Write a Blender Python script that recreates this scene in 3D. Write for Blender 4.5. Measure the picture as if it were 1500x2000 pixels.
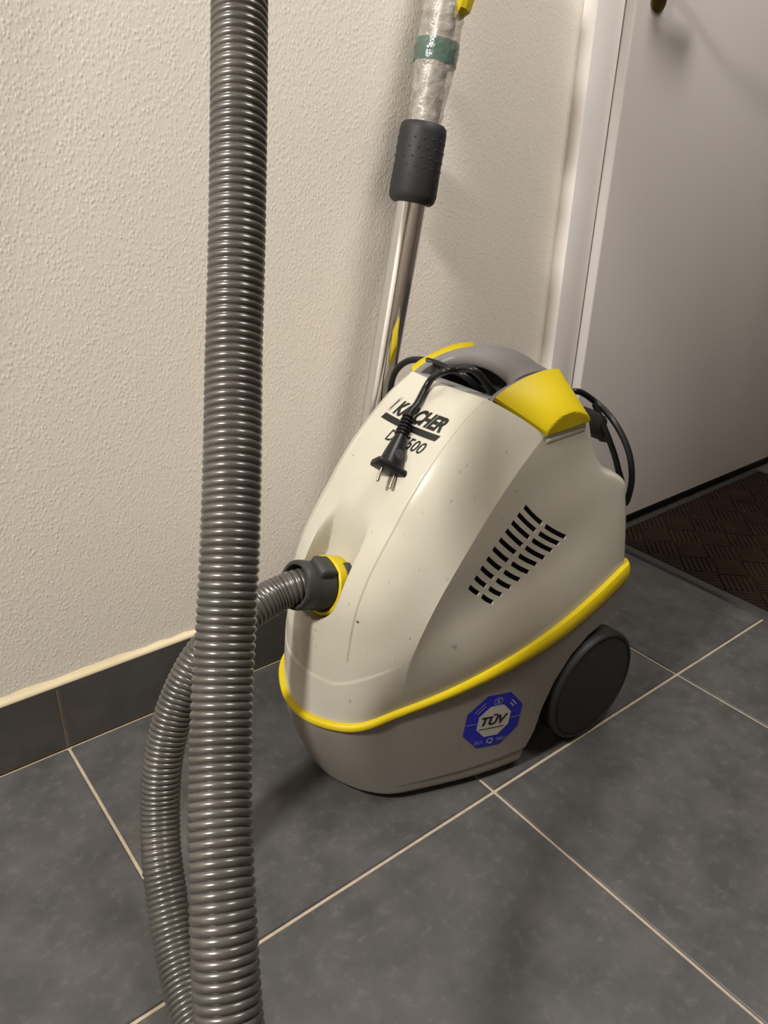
import bpy, bmesh, random
import numpy as np
from math import sin, cos, pi, sqrt, atan2, radians
from mathutils import Vector, Matrix, Quaternion

# ------------------------------------------------------------------ camera, world, lights, exposure
SC = bpy.context.scene
for o in list(bpy.data.objects): bpy.data.objects.remove(o)
COL = SC.collection
cam_d = bpy.data.cameras.new('camera'); cam = bpy.data.objects.new('camera', cam_d); COL.objects.link(cam); SC.camera = cam
cam_d.sensor_fit = 'VERTICAL'; cam_d.sensor_height = 24.0; cam_d.lens = 24.0*1526.42/2000.0; cam_d.clip_start = .02
_a, _p, _r = .6791, .4598, .0335
_f = Vector((sin(_a)*cos(_p), cos(_a)*cos(_p), -sin(_p))); _rt = Vector((cos(_a), -sin(_a), 0)); _up = _rt.cross(_f)
_r2 = cos(_r)*_rt+sin(_r)*_up; _u2 = -sin(_r)*_rt+cos(_r)*_up
cam.matrix_world = Matrix(((_r2.x,_u2.x,-_f.x,0),(_r2.y,_u2.y,-_f.y,-.9716),(_r2.z,_u2.z,-_f.z,.8435),(0,0,0,1)))
SC.view_settings.view_transform = 'Standard'; SC.view_settings.look = 'None'; SC.view_settings.gamma = 1; SC.view_settings.use_curve_mapping = False
SC.view_settings.exposure = 0.0
W = bpy.data.worlds.new('world'); SC.world = W; W.use_nodes = True
W.node_tree.nodes['Background'].inputs[0].default_value = (1.0,.95,.88,1); W.node_tree.nodes['Background'].inputs[1].default_value = .0
LAMP = Vector((-1.2,-.42,2.36))
FILL = Vector((1.25,-.84,2.44))  # added soft fill, unseen overhead

# ------------------------------------------------------------------ materials
def mat(name, col, rough=.5, metal=0, spec=.5, coat=0, var=None, bump=None, extra=None):
    m = bpy.data.materials.new(name); m.use_nodes = True; nt = m.node_tree; b = nt.nodes['Principled BSDF']
    b.inputs['Base Color'].default_value = (*col,1); b.inputs['Roughness'].default_value = rough; b.inputs['Metallic'].default_value = metal
    b.inputs['Specular IOR Level'].default_value = spec; b.inputs['Coat Weight'].default_value = coat
    tc = nt.nodes.new('ShaderNodeTexCoord')
    if var:                                    # (scale, detail, second colour, low, high)
        s, d, c2, lo, hi = var
        n = nt.nodes.new('ShaderNodeTexNoise'); n.inputs['Scale'].default_value = s; n.inputs['Detail'].default_value = d; n.inputs['Roughness'].default_value = .62
        nt.links.new(tc.outputs['Object'], n.inputs['Vector'])
        r = nt.nodes.new('ShaderNodeValToRGB'); r.color_ramp.elements[0].position = lo; r.color_ramp.elements[1].position = hi
        r.color_ramp.elements[0].color = (*col,1); r.color_ramp.elements[1].color = (*c2,1)
        nt.links.new(n.outputs['Fac'], r.inputs['Fac']); nt.links.new(r.outputs['Color'], b.inputs['Base Color'])
    if bump:                                   # list of (scale, detail, strength, distance)
        prev = None
        for s, d, st, di in bump:
            n = nt.nodes.new('ShaderNodeTexNoise'); n.inputs['Scale'].default_value = s; n.inputs['Detail'].default_value = d
            nt.links.new(tc.outputs['Object'], n.inputs['Vector'])
            bp = nt.nodes.new('ShaderNodeBump'); bp.inputs['Strength'].default_value = st; bp.inputs['Distance'].default_value = di
            nt.links.new(n.outputs['Fac'], bp.inputs['Height'])
            if prev: nt.links.new(prev.outputs['Normal'], bp.inputs['Normal'])
            prev = bp
        nt.links.new(prev.outputs['Normal'], b.inputs['Normal'])
    return m
def wall_mat():
    m = mat('painted_stucco', (.84,.78,.69), .75, spec=.2); nt = m.node_tree; b = nt.nodes['Principled BSDF']
    tc = [n for n in nt.nodes if n.type=='TEX_COORD'][0]
    n1 = nt.nodes.new('ShaderNodeTexNoise'); n1.inputs['Scale'].default_value = 330; n1.inputs['Detail'].default_value = 3
    n2 = nt.nodes.new('ShaderNodeTexVoronoi'); n2.inputs['Scale'].default_value = 225
    mp = nt.nodes.new('ShaderNodeMapping'); mp.inputs['Rotation'].default_value = (0,radians(30),0); mp.inputs['Scale'].default_value = (1,1,.7)
    nt.links.new(tc.outputs['Object'], mp.inputs['Vector'])
    n0 = nt.nodes.new('ShaderNodeTexNoise'); n0.inputs['Scale'].default_value = 105; n0.inputs['Detail'].default_value = 2
    for n in (n1,n2,n0): nt.links.new(mp.outputs['Vector'], n.inputs['Vector'])
    rr = nt.nodes.new('ShaderNodeMapRange'); rr.inputs[1].default_value = .15; rr.inputs[2].default_value = .5; rr.inputs[3].default_value = 1; rr.inputs[4].default_value = 0
    nt.links.new(n2.outputs['Distance'], rr.inputs[0])
    mu = nt.nodes.new('ShaderNodeMath'); mu.operation = 'MULTIPLY'; nt.links.new(rr.outputs[0], mu.inputs[0]); nt.links.new(n0.outputs['Fac'], mu.inputs[1])
    ad = nt.nodes.new('ShaderNodeMath'); ad.operation = 'ADD'; nt.links.new(mu.outputs[0], ad.inputs[0]); nt.links.new(n1.outputs['Fac'], ad.inputs[1])
    bp = nt.nodes.new('ShaderNodeBump'); bp.inputs['Strength'].default_value = .55; bp.inputs['Distance'].default_value = .0007
    nt.links.new(ad.outputs[0], bp.inputs['Height']); nt.links.new(bp.outputs['Normal'], b.inputs['Normal'])
    return m
def tile_mat():
    m = mat('slate_tile', (.10,.096,.093), .42, spec=.35); nt = m.node_tree; b = nt.nodes['Principled BSDF']
    geo = nt.nodes.new('ShaderNodeNewGeometry')
    def noise(s,d,r=.6):
        n = nt.nodes.new('ShaderNodeTexNoise'); n.inputs['Scale'].default_value = s; n.inputs['Detail'].default_value = d; n.inputs['Roughness'].default_value = r
        nt.links.new(geo.outputs['Position'], n.inputs['Vector']); return n
    a = noise(15,6,.65); c = noise(60,5,.7)
    r1 = nt.nodes.new('ShaderNodeValToRGB'); r1.color_ramp.elements[0].position = .36; r1.color_ramp.elements[1].position = .66
    r1.color_ramp.elements[0].color = (.051,.050,.049,1); r1.color_ramp.elements[1].color = (.080,.0765,.073,1)
    nt.links.new(a.outputs['Fac'], r1.inputs['Fac'])
    r2 = nt.nodes.new('ShaderNodeValToRGB'); r2.color_ramp.elements[0].position = .55; r2.color_ramp.elements[1].position = .80
    r2.color_ramp.elements[0].color = (0,0,0,1); r2.color_ramp.elements[1].color = (.45,.45,.45,1)
    nt.links.new(c.outputs['Fac'], r2.inputs['Fac'])
    mx = nt.nodes.new('ShaderNodeMixRGB'); mx.inputs['Color2'].default_value = (.15,.143,.132,1)
    nt.links.new(r2.outputs['Color'], mx.inputs['Fac']); nt.links.new(r1.outputs['Color'], mx.inputs['Color1']); nt.links.new(mx.outputs['Color'], b.inputs['Base Color'])
    bp = nt.nodes.new('ShaderNodeBump'); bp.inputs['Strength'].default_value = .25; bp.inputs['Distance'].default_value = .0012
    nt.links.new(c.outputs['Fac'], bp.inputs['Height']); nt.links.new(bp.outputs['Normal'], b.inputs['Normal'])
    return m
def shell_mat(name, col, rough):
    """moulded plastic with hairline scuffs and a few dirt specks"""
    m = mat(name, col, rough, spec=.45); nt = m.node_tree; b = nt.nodes['Principled BSDF']
    tc = [n for n in nt.nodes if n.type=='TEX_COORD'][0]
    col_s = None
    for i,(rot,sc,th) in enumerate((((.3,.5,.4),(9,150,40),.735),((1.1,.2,-.7),(120,10,60),.745),((.2,.9,1.9),(45,60,45),.775))):
        mp = nt.nodes.new('ShaderNodeMapping'); mp.inputs['Rotation'].default_value = rot; mp.inputs['Scale'].default_value = sc
        n = nt.nodes.new('ShaderNodeTexNoise'); n.inputs['Scale'].default_value = 1; n.inputs['Detail'].default_value = 3; n.inputs['Roughness'].default_value = .6
        r = nt.nodes.new('ShaderNodeMapRange'); r.inputs[1].default_value = th-.05; r.inputs[2].default_value = th; r.inputs[4].default_value = .5
        nt.links.new(tc.outputs['Object'], mp.inputs['Vector']); nt.links.new(mp.outputs['Vector'], n.inputs['Vector']); nt.links.new(n.outputs['Fac'], r.inputs[0])
        if col_s is None: col_s = r
        else:
            ad = nt.nodes.new('ShaderNodeMath'); ad.operation = 'MAXIMUM'; nt.links.new(col_s.outputs[0], ad.inputs[0]); nt.links.new(r.outputs[0], ad.inputs[1]); col_s = ad
    g = nt.nodes.new('ShaderNodeTexNoise'); g.inputs['Scale'].default_value = 9; g.inputs['Detail'].default_value = 4
    nt.links.new(tc.outputs['Object'], g.inputs['Vector'])
    rp = nt.nodes.new('ShaderNodeValToRGB'); rp.color_ramp.elements[0].position = .35; rp.color_ramp.elements[1].position = .75
    rp.color_ramp.elements[0].color = (*col,1); rp.color_ramp.elements[1].color = (col[0]*.93,col[1]*.91,col[2]*.86,1)
    nt.links.new(g.outputs['Fac'], rp.inputs['Fac'])
    mx = nt.nodes.new('ShaderNodeMixRGB'); mx.inputs['Color2'].default_value = (col[0]*.35,col[1]*.34,col[2]*.33,1)
    nt.links.new(col_s.outputs[0], mx.inputs['Fac']); nt.links.new(rp.outputs['Color'], mx.inputs['Color1']); nt.links.new(mx.outputs['Color'], b.inputs['Base Color'])
    return m
M = {}
M['wall'] = wall_mat()
M['tile'] = tile_mat()
M['grout'] = mat('grout', (.40,.33,.245), .9, spec=.1, var=(90,4,(.30,.25,.19),.4,.75))
M['base_tile'] = mat('skirting_tile', (.075,.070,.064), .45, spec=.35, var=(14,5,(.105,.098,.090),.4,.75))
M['caulk'] = mat('sealant_bead', (.66,.56,.36), .5, spec=.3, var=(40,3,(.60,.52,.38),.5,.8))
M['door_paint'] = mat('door_paint', (.61,.573,.545), .42, spec=.35, bump=[(420,2,.10,.0004)])
M['casing_paint'] = mat('casing_paint', (.86,.815,.775), .40, spec=.35)
M['far_paint'] = mat('brown_panelling', (.20,.16,.12), .6, var=(6,4,(.14,.11,.08),.4,.7))
M['ceiling'] = mat('ceiling_paint', (.75,.72,.66), .9, spec=.1)
M['dark_gap'] = mat('threshold', (.012,.011,.010), .6)
M['shell'] = shell_mat('ivory_plastic', (.49,.468,.395), .22)
M['lower'] = shell_mat('warm_grey_plastic', (.21,.193,.17), .48)
M['yellow'] = mat('yellow_plastic', (.57,.435,.008), .45, spec=.25)
M['handle'] = mat('grey_plastic', (.155,.146,.141), .45, spec=.4)
M['tray'] = mat('tray_plastic', (.19,.182,.168), .5)
M['dark'] = mat('dark_plastic', (.035,.036,.038), .45)
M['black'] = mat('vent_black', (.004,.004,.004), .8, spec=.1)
M['wheel'] = mat('wheel_plastic', (.026,.026,.025), .5, spec=.35)
M['tyre'] = mat('wheel_rubber', (.012,.012,.012), .55, spec=.4)
M['cable'] = mat('cable_rubber', (.0075,.008,.0085), .36, spec=.35)
M['pin'] = mat('plated_pin', (.72,.66,.58), .22, metal=1)
M['hose'] = mat('hose_plastic', (.085,.079,.070), .26, metal=.35, spec=.7, var=(30,4,(.115,.107,.095),.4,.7))
M['cuff'] = mat('cuff_plastic', (.034,.034,.034), .5, spec=.35)
M['chrome'] = mat('chrome', (.80,.80,.81), .10, metal=1)
M['grip'] = mat('grip_rubber', (.022,.0215,.0235), .55, spec=.3)
M['ink'] = mat('black_print', (.006,.006,.006), .4)
M['red'] = mat('red_mark', (.25,.03,.03), .5)
M['ink_pale'] = mat('silver_print', (.34,.335,.30), .4)
M['blue'] = mat('blue_print', (.012,.014,.30), .35)
M['label_text'] = mat('pale_print', (.26,.27,.42), .4)
M['label_bg'] = mat('label_clear', (.40,.38,.335), .35)
M['mat_rubber'] = mat('mat_rubber', (.022,.024,.0225), .6)
M['mat_pile'] = mat('mat_pile', (.012,.0055,.004), .85, spec=.15, var=(22,4,(.017,.009,.0045),.42,.62), bump=[(500,2,.5,.002)])
M['brass'] = mat('aged_brass', (.20,.165,.05), .32, metal=1)
M['lamp'] = mat('lamp_housing', (.8,.8,.78), .5)
def film_mat(name, col, lo, hi, scale):
    m = bpy.data.materials.new(name); m.use_nodes = True; nt = m.node_tree; nt.nodes.clear()
    out = nt.nodes.new('ShaderNodeOutputMaterial'); mix = nt.nodes.new('ShaderNodeMixShader'); tr = nt.nodes.new('ShaderNodeBsdfTransparent'); b = nt.nodes.new('ShaderNodeBsdfPrincipled')
    b.inputs['Base Color'].default_value = (*col,1); b.inputs['Roughness'].default_value = .16; b.inputs['Specular IOR Level'].default_value = 1.0; tr.inputs[0].default_value = (.93,.92,.9,1)
    tc = nt.nodes.new('ShaderNodeTexCoord'); n = nt.nodes.new('ShaderNodeTexNoise'); n.inputs['Scale'].default_value = scale; n.inputs['Detail'].default_value = 4
    nt.links.new(tc.outputs['Object'], n.inputs['Vector'])
    bp = nt.nodes.new('ShaderNodeBump'); bp.inputs['Strength'].default_value = 1; bp.inputs['Distance'].default_value = .004; nt.links.new(n.outputs['Fac'], bp.inputs['Height']); nt.links.new(bp.outputs['Normal'], b.inputs['Normal'])
    r = nt.nodes.new('ShaderNodeMapRange'); r.inputs[1].default_value = .35; r.inputs[2].default_value = .7; r.inputs[3].default_value = lo; r.inputs[4].default_value = hi
    nt.links.new(n.outputs['Fac'], r.inputs[0]); nt.links.new(r.outputs[0], mix.inputs[0]); nt.links.new(tr.outputs[0], mix.inputs[1]); nt.links.new(b.outputs[0], mix.inputs[2]); nt.links.new(mix.outputs[0], out.inputs[0])
    return m
M['film'] = film_mat('cling_film', (.60,.57,.50), .22, .55, 85)
M['wrapped_tube'] = mat('wrapped_tube', (.36,.335,.29), .4, metal=.3, var=(35,3,(.24,.225,.2),.4,.6))
M['green'] = film_mat('green_tape', (.065,.135,.105), .55, .85, 60)

# ------------------------------------------------------------------ builders
def wloc(p):
    x = Vector((0,0,0))
    while p: x += p.location; p = p.parent
    return x
def tag(o, label=None, cat=None, group=None, kind=None):
    for k, v in (('label',label),('category',cat),('group',group),('kind',kind)):
        if v: o[k] = v
    return o
def thing(name, label, cat, loc, group=None):
    o = bpy.data.objects.new(name, None); COL.objects.link(o); o.location = loc; o.empty_display_size = .05
    return tag(o, label, cat, group)
def obj(name, vf, m, parent=None, smooth=30, mats=None):
    """world-space vertices and faces -> one mesh object (kept in its parent's frame)"""
    vs, fs = vf[0], vf[1]; off = wloc(parent)
    me = bpy.data.meshes.new(name); me.from_pydata([tuple(Vector(v)-off) for v in vs], [], fs); me.validate(); me.update()
    for mm in (mats or [m]): me.materials.append(mm)
    if len(vf) > 2:
        for p, i in zip(me.polygons, vf[2]): p.material_index = i
    if smooth:
        for p in me.polygons: p.use_smooth = True
        me.set_sharp_from_angle(angle=radians(smooth))
    o = bpy.data.objects.new(name, me); COL.objects.link(o)
    if parent: o.parent = parent
    return o
def fix(o):
    bm = bmesh.new(); bm.from_mesh(o.data); bmesh.ops.remove_doubles(bm, verts=bm.verts, dist=1e-6); bmesh.ops.recalc_face_normals(bm, faces=bm.faces); bm.to_mesh(o.data); bm.free(); return o
def box(x0, x1, y0, y1, z0, z1, bev=0, seg=2):
    bm = bmesh.new(); bmesh.ops.create_cube(bm, size=1)
    for v in bm.verts: v.co = Vector((x0+(x1-x0)*(v.co.x+.5), y0+(y1-y0)*(v.co.y+.5), z0+(z1-z0)*(v.co.z+.5)))
    if bev: bmesh.ops.bevel(bm, geom=bm.edges[:], offset=bev, segments=seg, affect='EDGES', profile=.5)
    r = ([tuple(v.co) for v in bm.verts], [[v.index for v in f.verts] for f in bm.faces]) if not bm.verts.index_update() else None
    bm.free(); return r
def join(*parts):
    V, F = [], []
    for p in parts:
        n = len(V); V += list(p[0]); F += [[i+n for i in f] for f in p[1]]
    return V, F
def xf(vf, Mx): return [tuple(Mx @ Vector(v)) for v in vf[0]], vf[1]
def frame(o, ax, side=None):
    """matrix with local z along ax, local x near side, origin o"""
    z = Vector(ax).normalized(); s = Vector(side) if side else Vector((1,0,0) if abs(z.x) < .9 else (0,1,0))
    x = (s-z*s.dot(z)).normalized(); y = z.cross(x); o = Vector(o)
    return Matrix(((x.x,y.x,z.x,o.x),(x.y,y.y,z.y,o.y),(x.z,y.z,z.z,o.z),(0,0,0,1)))
def lathe(prof, n=48, close=True, a0=0, a1=2*pi):
    """profile [(r, z)] around local z"""
    V, F = [], []; full = abs(a1-a0-2*pi) < 1e-6; m = n if full else n+1
    for r, z in prof:
        for i in range(m): a = a0+(a1-a0)*i/n; V.append((r*cos(a), r*sin(a), z))
    for j in range(len(prof)-1):
        for i in range(n if full else n): F.append([j*m+i, j*m+(i+1)%m, (j+1)*m+(i+1)%m, (j+1)*m+i])
    if close and full: F.append(list(range(m))[::-1]); F.append([(len(prof)-1)*m+i for i in range(m)])
    return V, F
def grid(rows, closed=False):
    n = len(rows[0]); V = [tuple(p) for r in rows for p in r]; F = []
    for j in range(len(rows)-1):
        for i in range(n if closed else n-1): F.append([j*n+i, j*n+(i+1)%n, (j+1)*n+(i+1)%n, (j+1)*n+i])
    return V, F
def catmull(pts, step):
    P = [Vector(p) for p in pts]; P = [P[0]*2-P[1]]+P+[P[-1]*2-P[-2]]; out = []
    for i in range(1, len(P)-2):
        p0,p1,p2,p3 = P[i-1:i+3]
        t0 = 0; t1 = max((p1-p0).length**.5,1e-6); t2 = t1+(p2-p1).length**.5; t3 = t2+max((p3-p2).length**.5,1e-6)
        for k in range(24):
            t = t1+(t2-t1)*k/24
            a1 = p0*((t1-t)/(t1-t0))+p1*((t-t0)/(t1-t0)); a2 = p1*((t2-t)/(t2-t1))+p2*((t-t1)/(t2-t1)); a3 = p2*((t3-t)/(t3-t2))+p3*((t-t2)/(t3-t2))
            b1 = a1*((t2-t)/(t2-t0))+a2*((t-t0)/(t2-t0)); b2 = a2*((t3-t)/(t3-t1))+a3*((t-t1)/(t3-t1))
            out.append(b1*((t2-t)/(t2-t1))+b2*((t-t1)/(t2-t1)))
    out.append(P[-2])
    L = [0.]
    for a, b in zip(out, out[1:]): L.append(L[-1]+(b-a).length)
    n = max(2, round(L[-1]/step)); res = []; j = 0
    for k in range(n+1):
        s = L[-1]*k/n
        while j < len(L)-2 and L[j+1] < s: j += 1
        u = (s-L[j])/max(L[j+1]-L[j],1e-9); res.append(out[j].lerp(out[j+1], min(max(u,0),1)))
    return res
def tube(path, rad, n=12, cap=True):
    """round sweep along a list of points; rad is a number or a function of (index, length)"""
    P = [Vector(p) for p in path]; V, F = [], []; up = None; s = 0
    for i, p in enumerate(P):
        t = (P[min(i+1,len(P)-1)]-P[max(i-1,0)]).normalized()
        if up is None: up = (Vector((0,0,1)) if abs(t.z) < .9 else Vector((1,0,0)))
        up = (up-t*up.dot(t)).normalized(); b = t.cross(up)
        if i: s += (p-P[i-1]).length
        r = rad(i, s) if callable(rad) else rad
        for k in range(n): a = 2*pi*k/n; V.append(tuple(p+up*(r*cos(a))+b*(r*sin(a))))
    for j in range(len(P)-1):
        for k in range(n): F.append([j*n+k, j*n+(k+1)%n, (j+1)*n+(k+1)%n, (j+1)*n+k])
    if cap: F.append(list(range(n))[::-1]); F.append([(len(P)-1)*n+k for k in range(n)])
    return V, F
def prism(poly, y0, y1):
    """(x, z) polygon extruded along y"""
    n = len(poly); V = [(x,y0,z) for x,z in poly]+[(x,y1,z) for x,z in poly]
    return V, [list(range(n)), list(range(n,2*n))[::-1]]+[[i,i+n,(i+1)%n+n,(i+1)%n] for i in range(n)]
def boolean(o, cut_vf):
    c = obj('cutter', cut_vf, M['dark'], o.parent, smooth=0); fix(c)
    md = o.modifiers.new('b','BOOLEAN'); md.operation = 'DIFFERENCE'; md.object = c; md.solver = 'EXACT'
    dg = bpy.context.evaluated_depsgraph_get(); dg.update()
    me = bpy.data.meshes.new_from_object(o.evaluated_get(dg)); o.modifiers.clear(); old = o.data; o.data = me; me.name = old.name
    bpy.data.objects.remove(c)
    return o
def text_mesh(s, size, shear=0, offset=0, align='CENTER', res=3):
    cu = bpy.data.curves.new('t','FONT'); cu.body = s; cu.size = size; cu.shear = shear; cu.offset = offset; cu.align_x = align; cu.resolution_u = res
    o = bpy.data.objects.new('t', cu); COL.objects.link(o); dg = bpy.context.evaluated_depsgraph_get(); me = bpy.data.meshes.new_from_object(o.evaluated_get(dg))
    bm = bmesh.new(); bm.from_mesh(me); bmesh.ops.triangulate(bm, faces=bm.faces); bmesh.ops.subdivide_edges(bm, edges=[e for e in bm.edges if e.calc_length() > size*.3], cuts=1); bmesh.ops.triangulate(bm, faces=bm.faces)
    bm.verts.index_update(); r = [tuple(v.co) for v in bm.verts], [[v.index for v in f.verts] for f in bm.faces]
    bm.free(); bpy.data.objects.remove(o); bpy.data.curves.remove(cu); return r
# ------------------------------------------------------------------ measured layout constants
LAMP_R, LAMP_W, LAMP_C, FILL_W = .13, 280, (1.0,.965,.93), 31
LABEL_ROT, LABEL_R = -7.0, .0480
LATCH_A = pi-.32
RCX, RCZ = 0.4745, 0.3154
HP = [(0.4933,-0.2620,0.3086),(0.4633,-0.2620,0.3195),(0.4407,-0.2620,0.3277),(0.4128,-0.2544,0.3196),(0.3792,-0.2630,0.3197),(0.3389,-0.2665,0.3083),(0.3021,-0.2712,0.2879),(0.2733,-0.2761,0.2550),(0.2478,-0.2847,0.2136),(0.2287,-0.2991,0.1735),(0.2157,-0.3156,0.1356),(0.2005,-0.3442,0.1029),(0.1926,-0.3687,0.0792),(0.1827,-0.4017,0.0554),(0.1752,-0.4324,0.0381),(0.1678,-0.4671,0.0284),(0.1619,-0.4985,0.0233),(0.1500,-0.6000,0.0228),(0.1350,-0.6900,0.0235),(0.1050,-0.7750,0.0360),(0.0900,-0.8220,0.0850),(0.0880,-0.8080,0.1500),(0.0980,-0.7550,0.2250),(0.1209,-0.6810,0.3238),(0.1296,-0.6632,0.3459),(0.1387,-0.6451,0.3687),(0.1496,-0.6241,0.3887),(0.1616,-0.6018,0.4090),(0.1749,-0.5796,0.4310),(0.1881,-0.5591,0.4564),(0.2013,-0.5412,0.4852),(0.2144,-0.5253,0.5161),(0.2296,-0.5062,0.5544),(0.2538,-0.4716,0.6110),(0.2811,-0.4305,0.6768),(0.3049,-0.3991,0.7478),(0.3306,-0.3649,0.8378),(0.3575,-0.3270,0.9278),(0.3968,-0.2732,1.0622),(0.4492,-0.2015,1.2414),(0.4792,-0.1665,1.3514),(0.5042,-0.1415,1.4614),(0.5192,-0.1165,1.5814)]
C_FRONT = [(0.7900,-0.2770,0.5000),(0.7520,-0.2960,0.5080),(0.7220,-0.3080,0.5280),(0.6752,-0.3020,0.5751),(0.6742,-0.2740,0.5691),(0.6532,-0.2750,0.5706),(0.6542,-0.2481,0.5530),(0.6467,-0.2466,0.5424),(0.6234,-0.2580,0.5279),(0.6084,-0.2619,0.5201),(0.5937,-0.2703,0.5061)]
C_FAR = [(0.7650,-0.2720,0.5030),(0.7350,-0.2640,0.5250),(0.7074,-0.2520,0.5510),(0.7073,-0.2270,0.5525),(0.7071,-0.1960,0.5542),(0.7003,-0.1770,0.5550),(0.6943,-0.1570,0.5505),(0.6903,-0.1400,0.5382),(0.6871,-0.1300,0.5198),(0.7000,-0.1120,0.4600),(0.7600,-0.0940,0.3800),(0.8400,-0.0920,0.3300),(0.9100,-0.1000,0.3350),(0.9380,-0.1400,0.3650),(0.9300,-0.2000,0.4000)]
C_REAR = [(0.9260,-0.2120,0.4000),(0.9000,-0.2835,0.5039),(0.9450,-0.2906,0.4838),(0.9450,-0.3320,0.4624),(0.9450,-0.3632,0.4284),(0.9450,-0.3759,0.3964),(0.9450,-0.3781,0.3683),(0.9450,-0.3727,0.3451),(0.9350,-0.3620,0.3450),(0.9250,-0.3470,0.3450),(0.9420,-0.3664,0.3646),(0.9420,-0.3534,0.3973),(0.9420,-0.3407,0.4199),(0.9320,-0.3020,0.4850)]
PLUG_BASE, PLUG_AX, PLUG_SIDE, PLUG_UP = (0.5535,-0.2931,0.4678), (-0.6700,-0.3807,-0.6373), (0.0394,-0.0201,-0.0294), 1
SLOTS = [[(0.6922,0.4200),(0.7261,0.3874),(0.7321,0.3827),(0.7738,0.3550)],[(0.6809,0.4130),(0.7146,0.3807),(0.7213,0.3756),(0.7609,0.3494)],[(0.6706,0.4052),(0.7035,0.3737),(0.7094,0.3694),(0.7482,0.3427)],[(0.6605,0.3968),(0.6918,0.3665),(0.6977,0.3621),(0.7342,0.3360)],[(0.6498,0.3877),(0.6804,0.3592),(0.6862,0.3542),(0.7197,0.3311)],[(0.6394,0.3784),(0.6679,0.3512),(0.6741,0.3466),(0.7053,0.3242)],[(0.6301,0.3677),(0.6561,0.3430),(0.6616,0.3386),(0.6892,0.3183)],[(0.6210,0.3574),(0.6438,0.3351),(0.6491,0.3307),(0.6732,0.3125)],[(0.6121,0.3463),(0.6317,0.3271),(0.6368,0.3228),(0.6577,0.3067)],[(0.6032,0.3358),(0.6202,0.3196),(0.6252,0.3154),(0.6430,0.3007)]]
_GLO = 0.7430
_GHI = 0.8456
TAPE_Z = 0.9195
YEL_Z = 0.9755
GRIP_Z = (_GLO, _GHI)
YEL_A = -1.100
WAND_B, WAND_T = (0.6197,-0.0781,0.0040), (0.8678,-0.0269,1.1557)

# ------------------------------------------------------------------ shape of the vacuum cleaner body
YC = -0.262
def herm(xs, ys):
    xs = np.array(xs, float); ys = np.array(ys, float)
    m = np.zeros_like(ys); d = (ys[1:]-ys[:-1])/(xs[1:]-xs[:-1])
    m[1:-1] = (d[1:]*(xs[1:-1]-xs[:-2])+d[:-1]*(xs[2:]-xs[1:-1]))/(xs[2:]-xs[:-2]); m[0] = d[0]; m[-1] = d[-1]
    def f(x):
        x = min(max(x, xs[0]), xs[-1]); i = min(max(int(np.searchsorted(xs, x))-1, 0), len(xs)-2)
        h = xs[i+1]-xs[i]; t = (x-xs[i])/h
        return float((2*t**3-3*t*t+1)*ys[i]+(t**3-2*t*t+t)*h*m[i]+(-2*t**3+3*t*t)*ys[i+1]+(t**3-t*t)*h*m[i+1])
    return f
# hood profile at the panel edge (half width 0.07): x and z
_G = [(.456,.1423),(.460,.20),(.467,.26),(.480,.32),(.4935,.35),(.512,.38),(.533,.41),(.553,.44),(.577,.47),(.6065,.50),(.6425,.53),(.670,.5475)]
_GZ = herm([i/(len(_G)-1) for i in range(len(_G))], [g[1] for g in _G]); 
def gt(z): return (z-.1423)/(.5475-.1423)
GX = herm([gt(g[1]) for g in _G], [g[0] for g in _G])
def GZ(t): return .1423+t*(.5475-.1423)
# crease between hood and flank: x, v, z
_CR = [(0.5200,0.1080,0.1596),(0.5195,0.1175,0.2034),(0.5205,0.1245,0.2467),(0.5311,0.1295,0.2824),(0.5571,0.1330,0.3335),(0.5858,0.1340,0.3743),(0.6340,0.1310,0.4282),(0.6849,0.1270,0.4751),(0.7259,0.1230,0.5052)]
def ct(z): return (z-.1596)/(0.5052-.1596)
CX = herm([ct(c[2]) for c in _CR], [c[0] for c in _CR]); CV = herm([ct(c[2]) for c in _CR], [c[1] for c in _CR])
def CZ(t): return .1596+t*(0.5052-.1596)
# rear end of the flank: x, v, z
_K = [(0.9020,0.1540,0.2666),(0.8987,0.1500,0.3108),(0.8921,0.1430,0.3773),(0.8854,0.1380,0.4073),(0.8691,0.1355,0.4205),(0.8462,0.1340,0.4347),(0.8184,0.1290,0.4733),(0.8068,0.1230,0.5066)]
def kt(z): return (z-.2666)/(0.5066-.2666)
KX = herm([kt(c[2]) for c in _K], [c[0] for c in _K])
KV = herm([kt(z) for z in (.2666,.31,.377,.42,.46,.5066)], [.154,.150,.1425,.1365,.1285,.118])
def KZ(t): return .2666+t*(0.5066-.2666)
NB = herm([0,.3,.6,1], [.022,.020,.014,.005])      # how far the nose centre stands before the panel edge
S0 = herm([0,.25,.5,.8,1], [.63,.58,.48,.42,.42])
M1 = herm([0,.13,.25,.37,.52,.64,.79,.93,1], [.45,.46,.56,.74,.76,.74,.64,.54,.42])
F1 = herm([0,.13,.25,.37,.6,1], [.45,.40,.28,.12,.03,.0])
F2 = herm([0,.35,1], [-.12,-.01,0])
def bez(a,b,c,d,u): return (1-u)**3*a+3*u*(1-u)**2*b+3*u*u*(1-u)*c+u**3*d
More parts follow.
